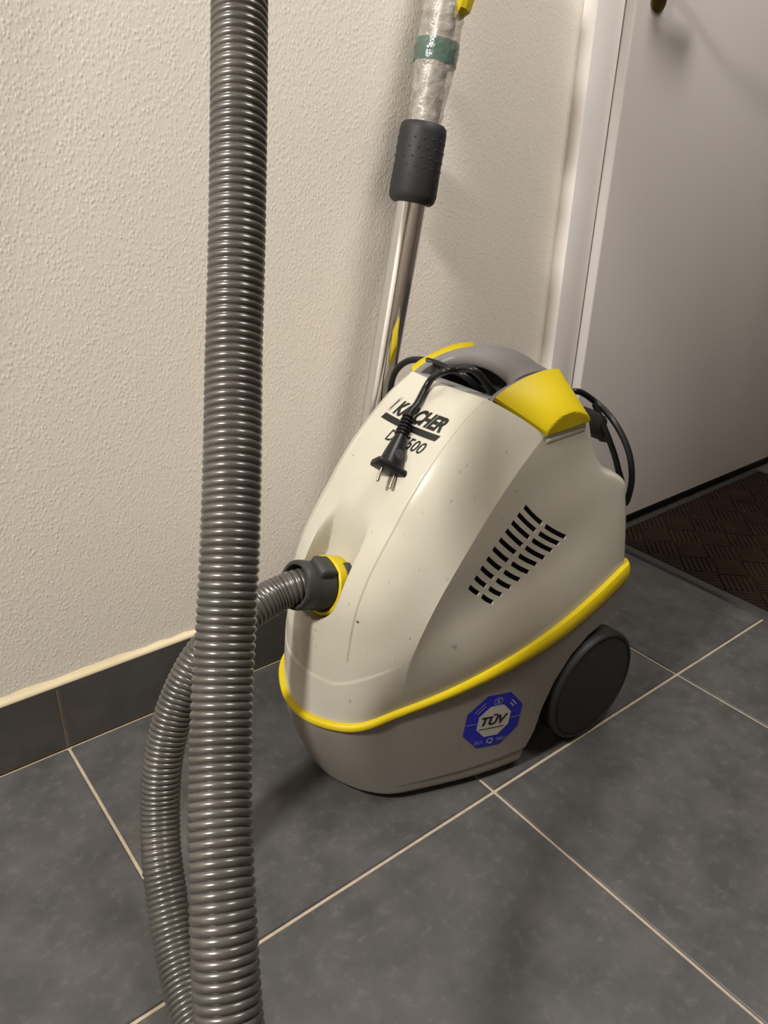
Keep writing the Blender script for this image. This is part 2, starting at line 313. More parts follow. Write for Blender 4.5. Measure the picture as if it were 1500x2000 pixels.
def section(g, c, k, nb, s0, m1, f1, f2, us_n, us_f, us_k, us_r, rr=.03, gw=.07):
    """half outline from nose centre to rear centre: points (x, v, z) with z riding on x between the keys"""
    out = []
    zn = g[2] - max(0, (c[2]-g[2])/(c[0]-g[0]))*nb
    for u in us_n:
        x = g[0]-nb+nb*u*u; out.append((x, gw*u, zn+(g[2]-zn)*u*u))
    G2 = np.array([g[0], gw]); C2 = np.array(c[:2]); K2 = np.array(k[:2])
    L = np.linalg.norm(C2-G2); t0 = np.array([s0,1.]); t0 /= np.linalg.norm(t0); t1 = np.array([1.,m1]); t1 /= np.linalg.norm(t1)
    for u in us_f:
        p = bez(G2, G2+t0*L*.46, C2-t1*L*.34, C2, u); w = (p[0]-g[0])/(c[0]-g[0]); out.append((p[0], p[1], g[2]+(c[2]-g[2])*w))
    L = K2[0]-C2[0]; cut = k[0] if len(k) < 4 else k[3]; um = 1.
    if cut < k[0]:
        lo, hi = 0., 1.
        for _ in range(30):
            um = (lo+hi)/2; p = bez(C2, C2+np.array([1,f1])*L*.36, K2-np.array([1,f2])*L*.36, K2, um)
            if p[0] < cut: lo = um
            else: hi = um
    for u in us_k:
        u = u*um
        p = bez(C2, C2+np.array([1,f1])*L*.36, K2-np.array([1,f2])*L*.36, K2, u); w = (p[0]-c[0])/L
        out.append((p[0], p[1], c[2]+(k[2]-c[2])*w))
    k = out[-1] if len(us_k) else k
    for u in us_r[0]:
        a = u*pi/2; out.append((k[0]+rr*.7*sin(a), k[1]-rr*(1-cos(a)), k[2]))
    for u in us_r[1]:
        out.append((k[0]+rr*.7+.004*u, (k[1]-rr)*(1-u), k[2]))
    return out
def hood_row(t, us_n, us_f, us_k, us_r):
    return section((GX(t), .07, GZ(t)), (CX(t), CV(t), CZ(t)), (.903, KV(t), KZ(t), KX(t)), NB(t), S0(t), M1(t), F1(t), F2(t), us_n, us_f, us_k, us_r)
def panel_x(v, z):
    """x of the front panel for |v| <= 0.07"""
    t = min(max(gt(z),0),1); nb = NB(t); u = v/.07
    return GX(t)-nb+nb*u*u

# ------------------------------------------------------------------ the room
TS, GX0, GY0, GW = .4515, .1965, -.4387, .0048        # tile pitch, a joint in x, first joint in y, joint width
floor = tag(obj('floor', box(-3.20,3.35,-2.75,.02,-.05,-.0025), M['grout'], smooth=0), kind='structure')
_tiles = {}
for i in range(-8, 7):
    for j in range(0, 6):
        x0, x1 = GX0+TS*i+GW/2, GX0+TS*(i+1)-GW/2
        y1 = -.0025 if j == 0 else GY0-TS*(j-1)-GW/2; y0 = GY0-TS*j+GW/2
        key = j == 0
        if key not in _tiles: _tiles[key] = obj('tile', box(-(x1-x0)/2,(x1-x0)/2,-(y1-y0)/2,(y1-y0)/2,-.012,0,.0012,1), M['tile'], smooth=0); t = _tiles[key]
        else: t = _tiles[key].copy(); COL.objects.link(t)
        t.location = ((x0+x1)/2,(y0+y1)/2,0); t.parent = floor
wall_back = tag(obj('wall_back', box(-3.20,1.172,.008,.10,-.05,2.5), M['wall'], smooth=0), kind='structure')
tag(obj('wall_above_door', box(1.172,3.35,.008,.10,2.16,2.5), M['wall'], smooth=0), kind='structure').name = 'wall_back_header'
tag(obj('wall_side', box(2.342,3.35,.008,.10,-.05,2.16), M['wall'], smooth=0), kind='structure').name = 'wall_back_right'
tag(obj('wall_left', box(-3.30,-3.20,-2.75,.10,-.05,2.5), M['wall'], smooth=0), kind='structure')
tag(obj('wall_right', box(3.35,3.45,-2.75,.10,-.05,2.5), M['far_paint'], smooth=0), kind='structure')
tag(obj('wall_front', box(-3.30,3.45,-2.85,-2.75,-.05,2.5), M['far_paint'], smooth=0), kind='structure')
tag(obj('ceiling', box(-3.30,3.45,-2.85,.10,2.5,2.6), M['ceiling'], smooth=0), kind='structure')
BH = .1127
baseboard = tag(obj('baseboard_back', box(-3.20,1.166,.002,.0085,0,BH-.0015), M['grout'], smooth=0), kind='structure')
for i in range(-8, 3):
    x0, x1 = max(GX0+TS*i+.0018,-3.20), min(GX0+TS*(i+1)-.0018, 1.168)
    obj('baseboard_tile', box(x0,x1,0,.0078,.0022,BH,.0010,1), M['base_tile'], baseboard, smooth=0)
# sealant: a bead along the top of the skirting, smeared a little up the wall
rows = []; rng = random.Random(4)
for i in range(220):
    x = -3.20+i*(1.172+3.20)/219; h = .0070+.0035*rng.random()+.002*sin(x*9)
    rows.append([(x,.0005,BH-.001),(x,.0004,BH+.0012),(x,.0035,BH+.0045),(x,.0064,BH+h*.75),(x,.0079,BH+h)])
tag(obj('trim_1', grid(rows), M['caulk'], smooth=60), kind='structure')
# door: casing standing proud of the wall and a leaf that laps over it
CX0, CX1, DX0, DX1, CZT = 1.170, 1.2403, 1.2435, 2.27, 2.09
casing = tag(obj('trim_2', box(CX0,CX1,-.0193,.03,0,CZT,.0016,2), M['casing_paint'], smooth=40), kind='structure')
tag(obj('trim_3', box(DX1+.003,DX1+.073,-.0193,.03,0,CZT,.0016,2), M['casing_paint'], smooth=40), kind='structure')
tag(obj('trim_4', box(CX0,DX1+.073,-.0193,.03,CZT+.0003,CZT+.07,.0016,2), M['casing_paint'], smooth=40), kind='structure')
door = tag(obj('door_1', box(DX0,DX1,-.038,.004,.030,CZT-.003,.0035,3), M['door_paint'], smooth=40), kind='structure')
tag(obj('trim_5', box(CX0+.0705,DX1+.0025,-.020,.09,.0003,.022,.002,1), M['dark_gap'], smooth=0), kind='structure')
hz = 1.075; hx = DX0+.055
handle = obj('door_handle', join(xf(lathe([(.024,0),(.024,.004),(.020,.007),(.010,.008),(.0095,.045)],32), frame((hx,-.038,hz),(0,-1,0))),
    tube(catmull([(hx,-.078,hz),(hx+.004,-.085,hz),(hx+.02,-.086,hz-.001),(hx+.05,-.086,hz-.006),(hx+.085,-.086,hz-.012),(hx+.11,-.085,hz-.014)],.006), lambda i,s:.0095-.002*cos(s*40), 16)), M['brass'], door, smooth=50)
key_plate = obj('key_plate', join(xf(lathe([(.020,0),(.020,.003),(.017,.005)],32), frame((hx+.002,-.038,hz-.031),(0,-1,0)))), M['brass'], door, smooth=40)

# ------------------------------------------------------------------ entrance mat
MX0, MX1, MY0, MY1 = 1.3906, 2.098, -.56, -.034
emat = thing('entrance_mat', 'dark brown ribbed entrance mat with rubber edge in front of the door', 'mat', ((MX0+MX1)/2,(MY0+MY1)/2,0))
bw = .019
outer = [(MX0,MY0),(MX1,MY0),(MX1,MY1),(MX0,MY1)]; inn = [(MX0+bw,MY0+bw),(MX1-bw,MY0+bw),(MX1-bw,MY1-bw),(MX0+bw,MY1-bw)]
V = [(x,y,.0004) for x,y in outer]+[(x+(.003 if x==MX0 else -.003),y+(.003 if y==MY0 else -.003),.0065) for x,y in outer]+[(x,y,.0085) for x,y in inn]+[(x,y,.0045) for x,y in inn]
F = [[3,2,1,0]]+[[a*4+i,a*4+(i+1)%4,(a+1)*4+(i+1)%4,(a+1)*4+i] for a in range(3) for i in range(4)]
obj('rubber_border', (V,F), M['mat_rubber'], emat, smooth=0)
obj('mat_base', ([(x,y,.0046) for x,y in inn],[[0,1,2,3]]), M['mat_pile'], emat, smooth=0)
V, F = [], []                                          # basket weave of ribs laid on the diagonal
B, NR = .066, 6; cxm, cym = (MX0+MX1)/2, (MY0+MY1)/2; xa, xb, ya, yb = MX0+bw, MX1-bw, MY0+bw, MY1-bw
def clip(poly):
    for ax, lim, sg in ((0,xa,1),(0,xb,-1),(1,ya,1),(1,yb,-1)):
        out = []
        for i in range(len(poly)):
            p, q = poly[i], poly[(i+1)%len(poly)]; dp, dq = sg*(p[ax]-lim), sg*(q[ax]-lim)
            if dp >= 0: out.append(p)
            if dp*dq < 0: t = dp/(dp-dq); out.append((p[0]+(q[0]-p[0])*t, p[1]+(q[1]-p[1])*t))
        poly = out
        if len(poly) < 3: return None
    return poly
for i in range(-9,10):
    for j in range(-9,10):
        for k in range(NR):
            a, b = (i*B+.0009, (i+1)*B-.0009), (j*B+B*k/NR+.0009, j*B+B*(k+1)/NR-.0009)
            if (i+j) % 2: a, b = (i*B+B*k/NR+.0009, i*B+B*(k+1)/NR-.0009), (j*B+.0009,(j+1)*B-.0009)
            def rot(u,v): return (cxm+(u-v)*.70711, cym+(u+v)*.70711)
            q = clip([rot(a[0],b[0]),rot(a[1],b[0]),rot(a[1],b[1]),rot(a[0],b[1])])
            if not q: continue
            n = len(V); m = len(q); cc = (sum(p[0] for p in q)/m, sum(p[1] for p in q)/m)
            V += [(x,y,.0045) for x,y in q]+[(x+(cc[0]-x)*.12,y+(cc[1]-y)*.12,.0095) for x,y in q]
            F += [[n+c,n+(c+1)%m,n+m+(c+1)%m,n+m+c] for c in range(m)]+[[n+m+c for c in range(m)]]
tag(obj('ribbed_pile', (V,F), M['mat_pile'], emat, smooth=0), kind='stuff')

# ------------------------------------------------------------------ vacuum cleaner
vac = thing('vacuum_cleaner', 'ivory and grey canister vacuum cleaner with yellow trim standing on the tiles', 'vacuum cleaner', (.68, YC, 0))
def P(x, v, z): return (x, YC-v, z)
def sstep(a, b, x): x = min(max((x-a)/(b-a),0),1); return x*x*(3-2*x)
# --- hood: the ivory upper shell
AX = Vector((-.94,0,.342)); RC = Vector((RCX, YC, RCZ))            # axis and centre of the hose inlet ring
UN = [i/46*.94 for i in range(46)]+[.94,.955,.966,.974,.982,.99]; UF = [0,.008,.016,.026,.036,.06]+[.1+.86*i/24 for i in range(25)]+[.975,.985,.993]
UK = [0,.006,.014,.03,.06]+[.1+.9*i/26 for i in range(27)]; UR = ([i/8 for i in range(1,9)], [i/6 for i in range(1,7)])
NN, NF = len(UN), len(UF)
def hood_half(t):
    row = hood_row(t, UN, UF, UK, UR); out = []
    for i, (x, v, z) in enumerate(row):
        # groove at the edge of the front panel
        g = 0
        if z > .24: g = .0016*max(0, 1-abs(v-.07)/.0014) if i < NN+5 else 0
        # the front shield steps in above its U-shaped lower edge
        if i < NN+NF:
            za = .205+.75*max(0,v-.055)**1.35*2.2
            fade = 1-sstep(.45,.95,UF[i-NN]) if i >= NN else 1
            g += .0013*sstep(za-.0015, za+.0015, z)*fade
        # scoop round the hose inlet
        if v < .06 and i < NN:
            d = Vector((x,YC,z))-RC; q = d.dot(Vector((.342,0,.94))); wv = .0425-.004*sstep(.03,.11,q)
            inside = wv-abs(v) if q > 0 else .0425-sqrt(v*v+q*q)
            depth = .034*(1-sstep(.015,.115,q)); sw = .003+.010*sstep(.02,.11,q)
            g += depth*sstep(-sw*.3, sw, inside)
        out.append((x+g*.94, v, z-g*.2))
    return out
NT = 190; rows = []
for k in range(NT+1):
    h = hood_half(k/NT); rows.append([P(*p) for p in h]+[P(p[0],-p[1],p[2]) for p in h[-2:0:-1]])
n = len(rows[0])
def shrink(row, c, f, dz): return [tuple(Vector(p).lerp(Vector((c[0],c[1],p[2])), f)+Vector((0,0,dz))) for p in row]
top_in = shrink(rows[-1], (.76,YC), .18, -.022); bot_in = shrink(rows[0], (.70,YC), .1, .0)
V, F = grid([bot_in]+rows+[top_in], True)
V += [(.76,YC,.50),(.70,YC,.17)]; nv = len(V)
F += [[(NT+2)*n+i,(NT+2)*n+(i+1)%n,nv-2] for i in range(n)]+[[(i+1)%n,i,nv-1] for i in range(n)]
hood = fix(obj('hood_shell', (V,F), M['shell'], vac, smooth=28))
# --- ventilation slots through the flank
FR = np.array([hood_row(t,[],[],[i/50 for i in range(51)],([],[])) for t in [i/60 for i in range(61)]])
def flank_v(x, z):
    d = ((FR[:,:,0]-x)**2+(FR[:,:,2]-z)**2).ravel(); i = np.argsort(d)[:4]; w = 1/(d[i]+1e-9); return float((FR[:,:,1].ravel()[i]*w).sum()/w.sum())
HW = .0031
def slot(p, q, bow, d0, d1, w):
    """bowed bar between two (x, z) points, from depth d0 to d1 under the flank surface"""
    a, b = Vector(p), Vector(q); t = (b-a).normalized(); nn = Vector((-t.y,t.x)); S = 5; r0, r1 = [], []
    for s in range(S+1):
        u = s/S; c = a.lerp(b,u)-nn*bow*4*u*(1-u)*(-1)
        r0.append(c+nn*w); r1.append(c-nn*w)
    ring = r0+r1[::-1]; V = []; m = len(ring)
    for dd in (d0,d1):
        for c in ring: V.append(P(c.x, flank_v(c.x,c.y)-dd, c.y))
    F = [[i,(i+1)%m,(i+1)%m+m,i+m] for i in range(m)]
    for b0 in (0,m):
        for s in range(S): F.append([b0+s,b0+s+1,b0+m-2-s,b0+m-1-s])
    return V, F
bars = []
for r in SLOTS:
    bars.append((r[0],r[1],-.0008)); bars.append((r[2],r[3],-.0010))
boolean(hood, join(*[slot(a,b,bo,-.006,.011,HW) for a,b,bo in bars]))
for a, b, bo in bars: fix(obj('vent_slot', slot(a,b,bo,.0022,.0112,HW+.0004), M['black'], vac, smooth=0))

# --- lower body: grey tub with wheel recesses
def band_z(x): return .14+.28*(x-.45)
def low_half(s):
    """s = 0 at the trim band, 1 at the floor edge"""
    f = s**1.7*.034
    zb = lambda x: max(band_z(x)*(1-s)+.010*s, .010)
    fr = .004
    g = (.458+f-fr, .07, 0); c = (.520+f*.62-fr*.7, .107+fr*.4+.006*s, 0); k = (.902-.05*s, .154+fr+.004+.005*s, 0)
    pts = section(g, c, k, .022-.003*s, .63, .42, .42, -.12, [i/20 for i in range(20)], [i/22 for i in range(22)], [i/34 for i in range(35)], ([i/8 for i in range(1,9)],[i/4 for i in range(1,5)]), rr=.03)
    e = .005*max(0,(s-.965)/.035)**2
    out = []
    for x, v, _ in pts:
        st = .0016*sstep(.865,.885,s)*sstep(.50,.60,x)
        vv = v-st*(1 if v > .02 else 0)
        out.append((x+e*.8*(1-sstep(.5,.65,x)), max(vv-e*sstep(.02,.1,v),0), zb(x)))
    return out
SS = [0,.05]+[.1+.76*i/14 for i in range(15)]+[.865,.872,.878,.885,.91,.94,.965,.98,.99,1]
rows = []
for s in SS:
    h = low_half(s); rows.append([P(*p) for p in h]+[P(p[0],-p[1],p[2]) for p in h[-2:0:-1]])
V, F = grid(rows, True); n = len(rows[0]); V += [(.70,YC,.20),(.70,YC,.010)]; nv = len(V)
F += [[i,(i+1)%n,nv-2] for i in range(n)]+[[(len(SS)-1)*n+(i+1)%n,(len(SS)-1)*n+i,nv-1] for i in range(n)]
low = fix(obj('lower_body', (V,F), M['lower'], vac, smooth=26))
WX, WZ, WR = .8490, .0912, .0912
arch = [(.704,-.03),(.708,.010),(.716,.034),(.731,.062),(.741,.100),(.760,.140),(.788,.172),(.824,.192),(.862,.199),(.99,.235),(.99,-.03)]
for sgn in (1,-1):
    y0, y1 = sorted((YC-sgn*.103, YC-sgn*.22)); boolean(low, prism(arch, y0, y1))
boolean(low, prism([(.745,-.03),(.745,.030),(.99,.060),(.99,-.03)], YC-.2, YC+.2))
low.data.set_sharp_from_angle(angle=radians(26))
def low_v(x, z):
    s = min(max((band_z(x)-z)/(band_z(x)-.010),0),1); h = low_half(s)
    xs = [p[0] for p in h[40:-14]]; vs = [p[1] for p in h[40:-14]]; return float(np.interp(x, xs, vs))
# --- yellow band between hood and tub
rows = []
h0 = hood_row(0, [i/20 for i in range(20)], [i/22 for i in range(22)], [i/40 for i in range(41)], ([i/8 for i in range(1,6)],[]))
for (x, v, z) in h0:
    i = len(rows); nxt = h0[min(i+1,len(h0)-1)]; prv = h0[max(i-1,0)]; tx, tv = nxt[0]-prv[0], nxt[1]-prv[1]; L = sqrt(tx*tx+tv*tv); nx, nvv = -tv/L, tx/L
    hh = .0052+.0085*sstep(.48,.90,x); zc = z+.0015-.0065*sstep(.6,.9,x); pr = .0025*sstep(.5,.8,x)
    rows.append([(x+nx*o, v+nvv*o, zc+dz) for o, dz in ((-.004,-hh),(.0045+pr,-hh),(.0068+pr,-hh*.6),(.0072+pr,0),(.0062+pr,hh*.65),(.0035+pr,hh),(-.004,hh))])
half = [[P(*p) for p in r] for r in rows]; other = [[P(p[0],-p[1],p[2]) for p in r] for r in rows[1:]]
V, F = grid(other[::-1]+half); F += [list(range(7)), [len(V)-7+i for i in range(7)][::-1]]
fix(obj('trim_band', (V,F), M['yellow'], vac, smooth=40))
# --- hose inlet: yellow sleeve, ring lip
T = frame(RC, AX, (0,1,0))
fix(obj('hose_socket', xf(lathe([(.0335,-.05),(.0335,-.002),(.0345,.0),(.0365,.0005),(.0385,-.001),(.0385,-.004),(.0380,-.05)],64), T), M['yellow'], vac, smooth=35))
fix(obj('release_button', xf(box(-.010,.010,.030,.0400,-.040,-.012,.003,2), T@Matrix.Rotation(pi-.55,4,'Z')), M['dark'], vac, smooth=35))
# --- top: recessed tray, side frames, carrying handle, yellow shoulders, rear cover
rows = []
for x, z in ((.666,.5440),(.672,.5462),(.677,.5458),(.698,.5400),(.711,.5340),(.716,.5260),(.718,.5000)):
    rows.append([P(x, .069*u, z+.0012*(1-u*u)) for u in [i/8-1 for i in range(17)]])
obj('tray_lip', grid(rows), M['tray'], vac, smooth=35)
rows = []
for x, zt in ((.712,.5540),(.74,.5610),(.77,.5625),(.80,.5580),(.822,.545)):
    zf = .492; rows.append([P(x,-.0668,zt),P(x,-.0664,zf+.008),P(x,-.058,zf),P(x,.058,zf),P(x,.0664,zf+.008),P(x,.0668,zt)])
obj('cord_well', grid(rows), M['dark'], vac, smooth=35)
obj('well_partition', box(.774,.777,YC-.0655,YC+.0655,.490,.5535), M['dark'], vac, smooth=0)
_pf = catmull([(.6725,0,.5455),(.688,0,.5535),(.71,0,.5605),(.74,0,.5665),(.77,0,.568),(.797,0,.5635),(.815,0,.551),(.826,0,.530),(.831,0,.50)], .004)
def frame_side(sg):
    rws = []
    for i, p in enumerate(_pf):
        t = (_pf[min(i+1,len(_pf)-1)]-_pf[max(i-1,0)]).normalized(); nx, nz = -t.z, t.x
        ring = [(.0655,-.020),(.0655,-.005),(.0668,-.0032),(.0762,-.0028),(.0788,-.0045),(.0788,-.020)]
        rws.append([P(p.x+nx*b, sg*a, p.z+nz*b) for a, b in ring])
    V, F = grid(rws, True); F += [list(range(6)), [len(V)-6+i for i in range(6)][::-1]]; return V, F
for sg in (1,-1): fix(obj('handle_frame', frame_side(sg), M['handle'], vac, smooth=35))
rws = []
for i in range(33):
    u = i/16-1; v = .0665*u; zc = .5535+.0160*(1-abs(u)**2.0); xc = .757+.003*(1-u*u); hw = .034-.004*(1-u*u)+.010*sstep(.7,1,abs(u)); ht = .0135
    ring = []
    for k in range(24):
        a = 2*pi*k/24; cx_, cz_ = cos(a), sin(a); ex = abs(cx_)**.75*(1 if cx_ > 0 else -1); ez = abs(cz_)**.75*(1 if cz_ > 0 else -1)
        ring.append(P(xc+hw*ex-.0, v, zc+ht*ez+.0*ex-.05*hw*ex*ex*2))
    rws.append(ring)
V, F = grid(rws, True); F += [list(range(24)), [len(V)-24+i for i in range(24)][::-1]]
fix(obj('carry_handle', (V,F), M['handle'], vac, smooth=40))
rows = []
for u in [i/8-1 for i in range(17)]:
    rows.append([P(x, .067*u, z+.006*(1-u*u)) for x, z in ((.746,.5490),(.760,.5525),(.775,.5535),(.797,.5550),(.815,.545),(.826,.524),(.832,.50),(.836,.47))])
obj('rear_cover', grid(rows), M['handle'], vac, smooth=35)
def shoulder(sg):
    nu, nw = 44, 36; rws = []
    A, Bq, Cq, Dq = Vector((.674,.0795,.5470)), Vector((.790,.0795,.5640)), Vector((0.7269,0.1265,0.5062)), Vector((0.8078,0.1265,0.5086))
    I = [Vector((p.x, .0795, p.z+.0032)) for p in _pf if .674 <= p.x <= .7905]
    for i in range(nu+1):
        u = i/nu; fi = u*(len(I)-1); a = I[int(fi)].lerp(I[min(int(fi)+1,len(I)-1)], fi-int(fi)); b = Cq.lerp(Dq, u)
        row = []
        for j in range(nw+1):
            w = j/nw; p = a.lerp(b, w)
            pk = .80+.16*(2*u-1)**2; tri = w/pk if w < pk else (1-w)/(1-pk+1e-6); tri = min(max(tri,0),1)
            bg = (.0025+.011*(1-(2*u-1)**2)**.8)*(tri if w >= pk else sin(tri*pi/2))
            row.append(Vector((p.x+.004*sin(pi*u)*0, p.y+bg*.75, p.z+bg*.66)))
        rws.append(row)
    th = Vector((0,-.0075,-.006)); outer = [[P(p.x,sg*p.y,p.z) for p in r] for r in rws]
    inner = [[P(p.x,sg*(p.y+th.y*(1-.5*(j==0))),p.z+th.z) for j,p in enumerate(r)] for r in rws]
    V, F = grid(outer); m = len(V); V2, F2 = grid(inner); V = V+V2; F = F+[[q+m for q in f][::-1] for f in F2]; W_ = nw+1
    for i in range(nu): F.append([i*W_,(i+1)*W_,(i+1)*W_+m,i*W_+m]); F.append([i*W_+nw,i*W_+nw+m,(i+1)*W_+nw+m,(i+1)*W_+nw])
    for j in range(nw): F.append([j,j+m,j+1+m,j+1]); F.append([nu*W_+j,nu*W_+j+1,nu*W_+j+1+m,nu*W_+j+m])
    return V, F
for sg in (1,-1): fix(obj('shoulder_cover', shoulder(sg), M['yellow'], vac, smooth=24))
rows = []
Lc, Ld = Vector((CX(1)+.003, CV(1), CZ(1))), Vector((KX(1)-.001, KV(1)+.003, KZ(1)))
for i in range(13):
    p = Lc.lerp(Ld, i/12); rows.append([P(p.x, p.y+a, p.z+c) for a, c in ((-.008,-.0045),(.0015,-.0060),(.0024,-.0070),(.0026,-.0100),(-.004,-.0125))])
V, F = grid(rows, True); F += [list(range(5)), [len(V)-5+i for i in range(5)][::-1]]
fix(obj('shoulder_ledge', (V,F), M['shell'], vac, smooth=30))
# --- wheels
for sg in (1,-1):
    Tm = frame((WX, YC-sg*.148, WZ), (0,-sg,0), (1,0,0))
    w = obj('wheel', xf(lathe([(.030,-.006),(.083,-.006),(.0897,-.003),(WR,.001),(WR,.022),(.0902,.0265),(.0877,.0295),(.0852,.0300),(.0834,.0285),(.0827,.0270),(.0300,.0270)],80), Tm), M['tyre'], vac, smooth=35); fix(w)
    fix(obj('hub_disc', xf(lathe([(.0824,.0262),(.0824,.0282),(.0814,.0290),(.055,.0302),(.030,.0308),(.006,.0310)],80), Tm), M['wheel'], w, smooth=35))
# --- swivel castor under the nose (keeps the tub level)
fix(obj('castor', join(xf(lathe([(.004,-.007),(.0105,-.007),(.012,-.005),(.012,.005),(.0105,.007),(.004,.007)],24), frame((.56,YC,.0122),(0,1,0))), box(.553,.567,YC-.010,YC-.0082,.010,.03), box(.553,.567,YC+.0082,YC+.010,.010,.03)), M['dark'], vac, smooth=35))
# --- cable hook at the back
hk = catmull([(.838,YC-.035,.4750),(.870,YC-.035,.4740),(.905,YC-.035,.466),(.935,YC-.035,.452),(.946,YC-.035,.447)], .004); rws = []
for i, p in enumerate(hk):
    u = i/(len(hk)-1); hw = .018+.004*u; ht = .023-.004*u
    rws.append([(p.x, p.y+a*hw, p.z+b*ht) for a, b in ((-1,-.7),(-.8,-1),(.8,-1),(1,-.7),(1,.7),(.8,1),(-.8,1),(-1,.7))])
V, F = grid(rws, True); F += [list(range(8)), [len(V)-8+i for i in range(8)][::-1]]
fix(obj('cable_hook', (V,F), M['dark'], vac, smooth=40))
obj('hook_peg', tube(catmull([(.944,YC-.050,.432),(.951,YC-.056,.430),(.958,YC-.060,.4305)],.002), lambda i,s:.005-.03*s, 10), M['dark'], vac, smooth=40)
# --- printed name and model number on the front panel
def panel_pt(a, b, lift=.0005):
    """a = across (towards the near side), b = height of the point"""
    return (panel_x(a, b)-lift*.8+.0013, YC-a, b+lift*.4)
def on_panel(vf, a0, b0, k=.86): return [panel_pt(a0+x, b0+y*k) for x, y, _ in vf[0]], vf[1]
def fit_w(vf, w, h):
    xs = [p[0] for p in vf[0]]; ys = [p[1] for p in vf[0]]; cx_ = (min(xs)+max(xs))/2
    return [((p[0]-cx_)*w/(max(xs)-min(xs)), (p[1]-min(ys))*h/(max(ys)-min(ys)), 0) for p in vf[0]], vf[1]
obj('brand_lettering', on_panel(fit_w(text_mesh('KÄRCHER', .02, .28, .0009), .0900, .0205), .0065, .5085), M['ink'], vac, smooth=0)
sub = [[(-.0525+.106*i/24+o, y, 0) for o, y in ((.0,-.0030),(.0026,.0030))] for i in range(25)]
obj('brand_bar', on_panel(grid(sub), 0, .5035, 1), M['ink'], vac, smooth=0)
emb = join(([(-.0065,0,0),(-.0005,0,0),(.0040,.0150,0),(-.0020,.0150,0)],[[0,1,2,3]]))
obj('brand_emblem', on_panel(([(x,y,0) for x,y,_ in emb[0]], emb[1]), -.0455, .5095, 1), M['ink_pale'], vac, smooth=0)
obj('brand_emblem_mark', on_panel(([(-.0035,.001,0),(-.0018,.001,0),(.0022,.0115,0),(.0002,.0125,0)],[[0,1,2,3]]), -.0455, .5100, 1), M['ink'], vac, smooth=0)
obj('model_number', on_panel(fit_w(text_mesh('DS 5500', .012, .16, .00012), .0660, .0135), .0150, .4850), M['ink'], vac, smooth=0)
fix(obj('red_spot', xf(lathe([(.0005,-.0012),(.0016,0),(.0005,.0012)],12), frame((panel_x(.0700,.3005)+.0022,YC-.0745,.3005),(-.85,-.5,.2))), M['red'], vac, smooth=60))
# --- inspection label on the flank of the tub
lab_c = (.6547, .1103); LW = 0
def lab(x, z, lift=.0006): return P(x, low_v(x, z)+lift, z)
OCT = [(0,0)]
def lab_poly(pts, lift):
    c = (sum(p[0] for p in pts)/len(pts), sum(p[1] for p in pts)/len(pts)); n = len(pts); V = [lab(*c, lift)]; F = []
    for r in (.5,1.):
        for p in pts: V.append(lab(c[0]+(p[0]-c[0])*r, c[1]+(p[1]-c[1])*r, lift))
    F = [[0,1+i,1+(i+1)%n] for i in range(n)]+[[1+i,1+n+i,1+n+(i+1)%n,1+(i+1)%n] for i in range(n)]; return V, F
LA = radians(LABEL_ROT); LR = LABEL_R
def oct_pts(r): return [(lab_c[0]+r*cos(LA+pi/8+i*pi/4), lab_c[1]+r*sin(LA+pi/8+i*pi/4)) for i in range(8)]
label = obj('inspection_label', lab_poly([p for q in range(8) for p in (oct_pts(LR)[q], tuple((Vector(oct_pts(LR)[q])+Vector(oct_pts(LR)[(q+1)%8]))/2))], .0005), M['blue'], vac, smooth=0)
obj('label_centre', lab_poly(oct_pts(LR*.58), .0008), M['label_bg'], label, smooth=0)
def on_lab(vf, dx, dy, rot=0, lift=.0011):
    ca, sa = cos(LA+rot), sin(LA+rot); cb, sb = cos(LA), sin(LA); ox, oy = lab_c[0]+dx*cb-dy*sb, lab_c[1]+dx*sb+dy*cb
    return [lab(ox+x*ca-y*sa, oy+x*sa+y*ca, lift) for x, y, _ in vf[0]], vf[1]
def bar2(w, h): return [(-w/2,-h/2,0),(0,-h/2,0),(w/2,-h/2,0),(w/2,h/2,0),(0,h/2,0),(-w/2,h/2,0)], [[0,1,4,5],[1,2,3,4]]
obj('label_lettering', on_lab(fit_w(text_mesh('TÜV', .02, .22, .0007), .0420, .0185), 0, -.0060), M['ink'], label, smooth=0)
obj('label_rule', on_lab(bar2(.040,.0013), -.0015, -.0115), M['ink'], label, smooth=0)
for piece in (on_lab(fit_w(text_mesh('ISO', .008), .0125, .0060), -.0180, -.0372), on_lab(fit_w(text_mesh('9001', .008), .0140, .0060), .0185, -.0372),
    on_lab(fit_w(text_mesh('Q', .012, 0, .0004), .0110, .0112), 0, -.0398), on_lab(fit_w(text_mesh('S', .009, 0, .0002), .0060, .0078), 0, .0292),
    on_lab(([(.0070*c*cos(a), .0070*c*sin(a)+.0331, 0) for c in (.86,1) for a in [2*pi*i/20 for i in range(20)]], [[i,(i+1)%20,20+(i+1)%20,20+i] for i in range(20)]),0,0),
    on_lab(bar2(.0205,.0013), -.0270, .0262, radians(45)), on_lab(bar2(.0155,.0013), -.0242, .0224, radians(45)), on_lab(bar2(.0145,.0020), .0275, .0262, radians(-45)), on_lab(bar2(.0105,.0020), .0245, .0232, radians(-45)),
    on_lab(bar2(LR*.36,.0010), -LR*.745, 0), on_lab(bar2(LR*.36,.0010), LR*.745, 0)):
    obj('label_print', piece, M['label_text'], label, smooth=0)

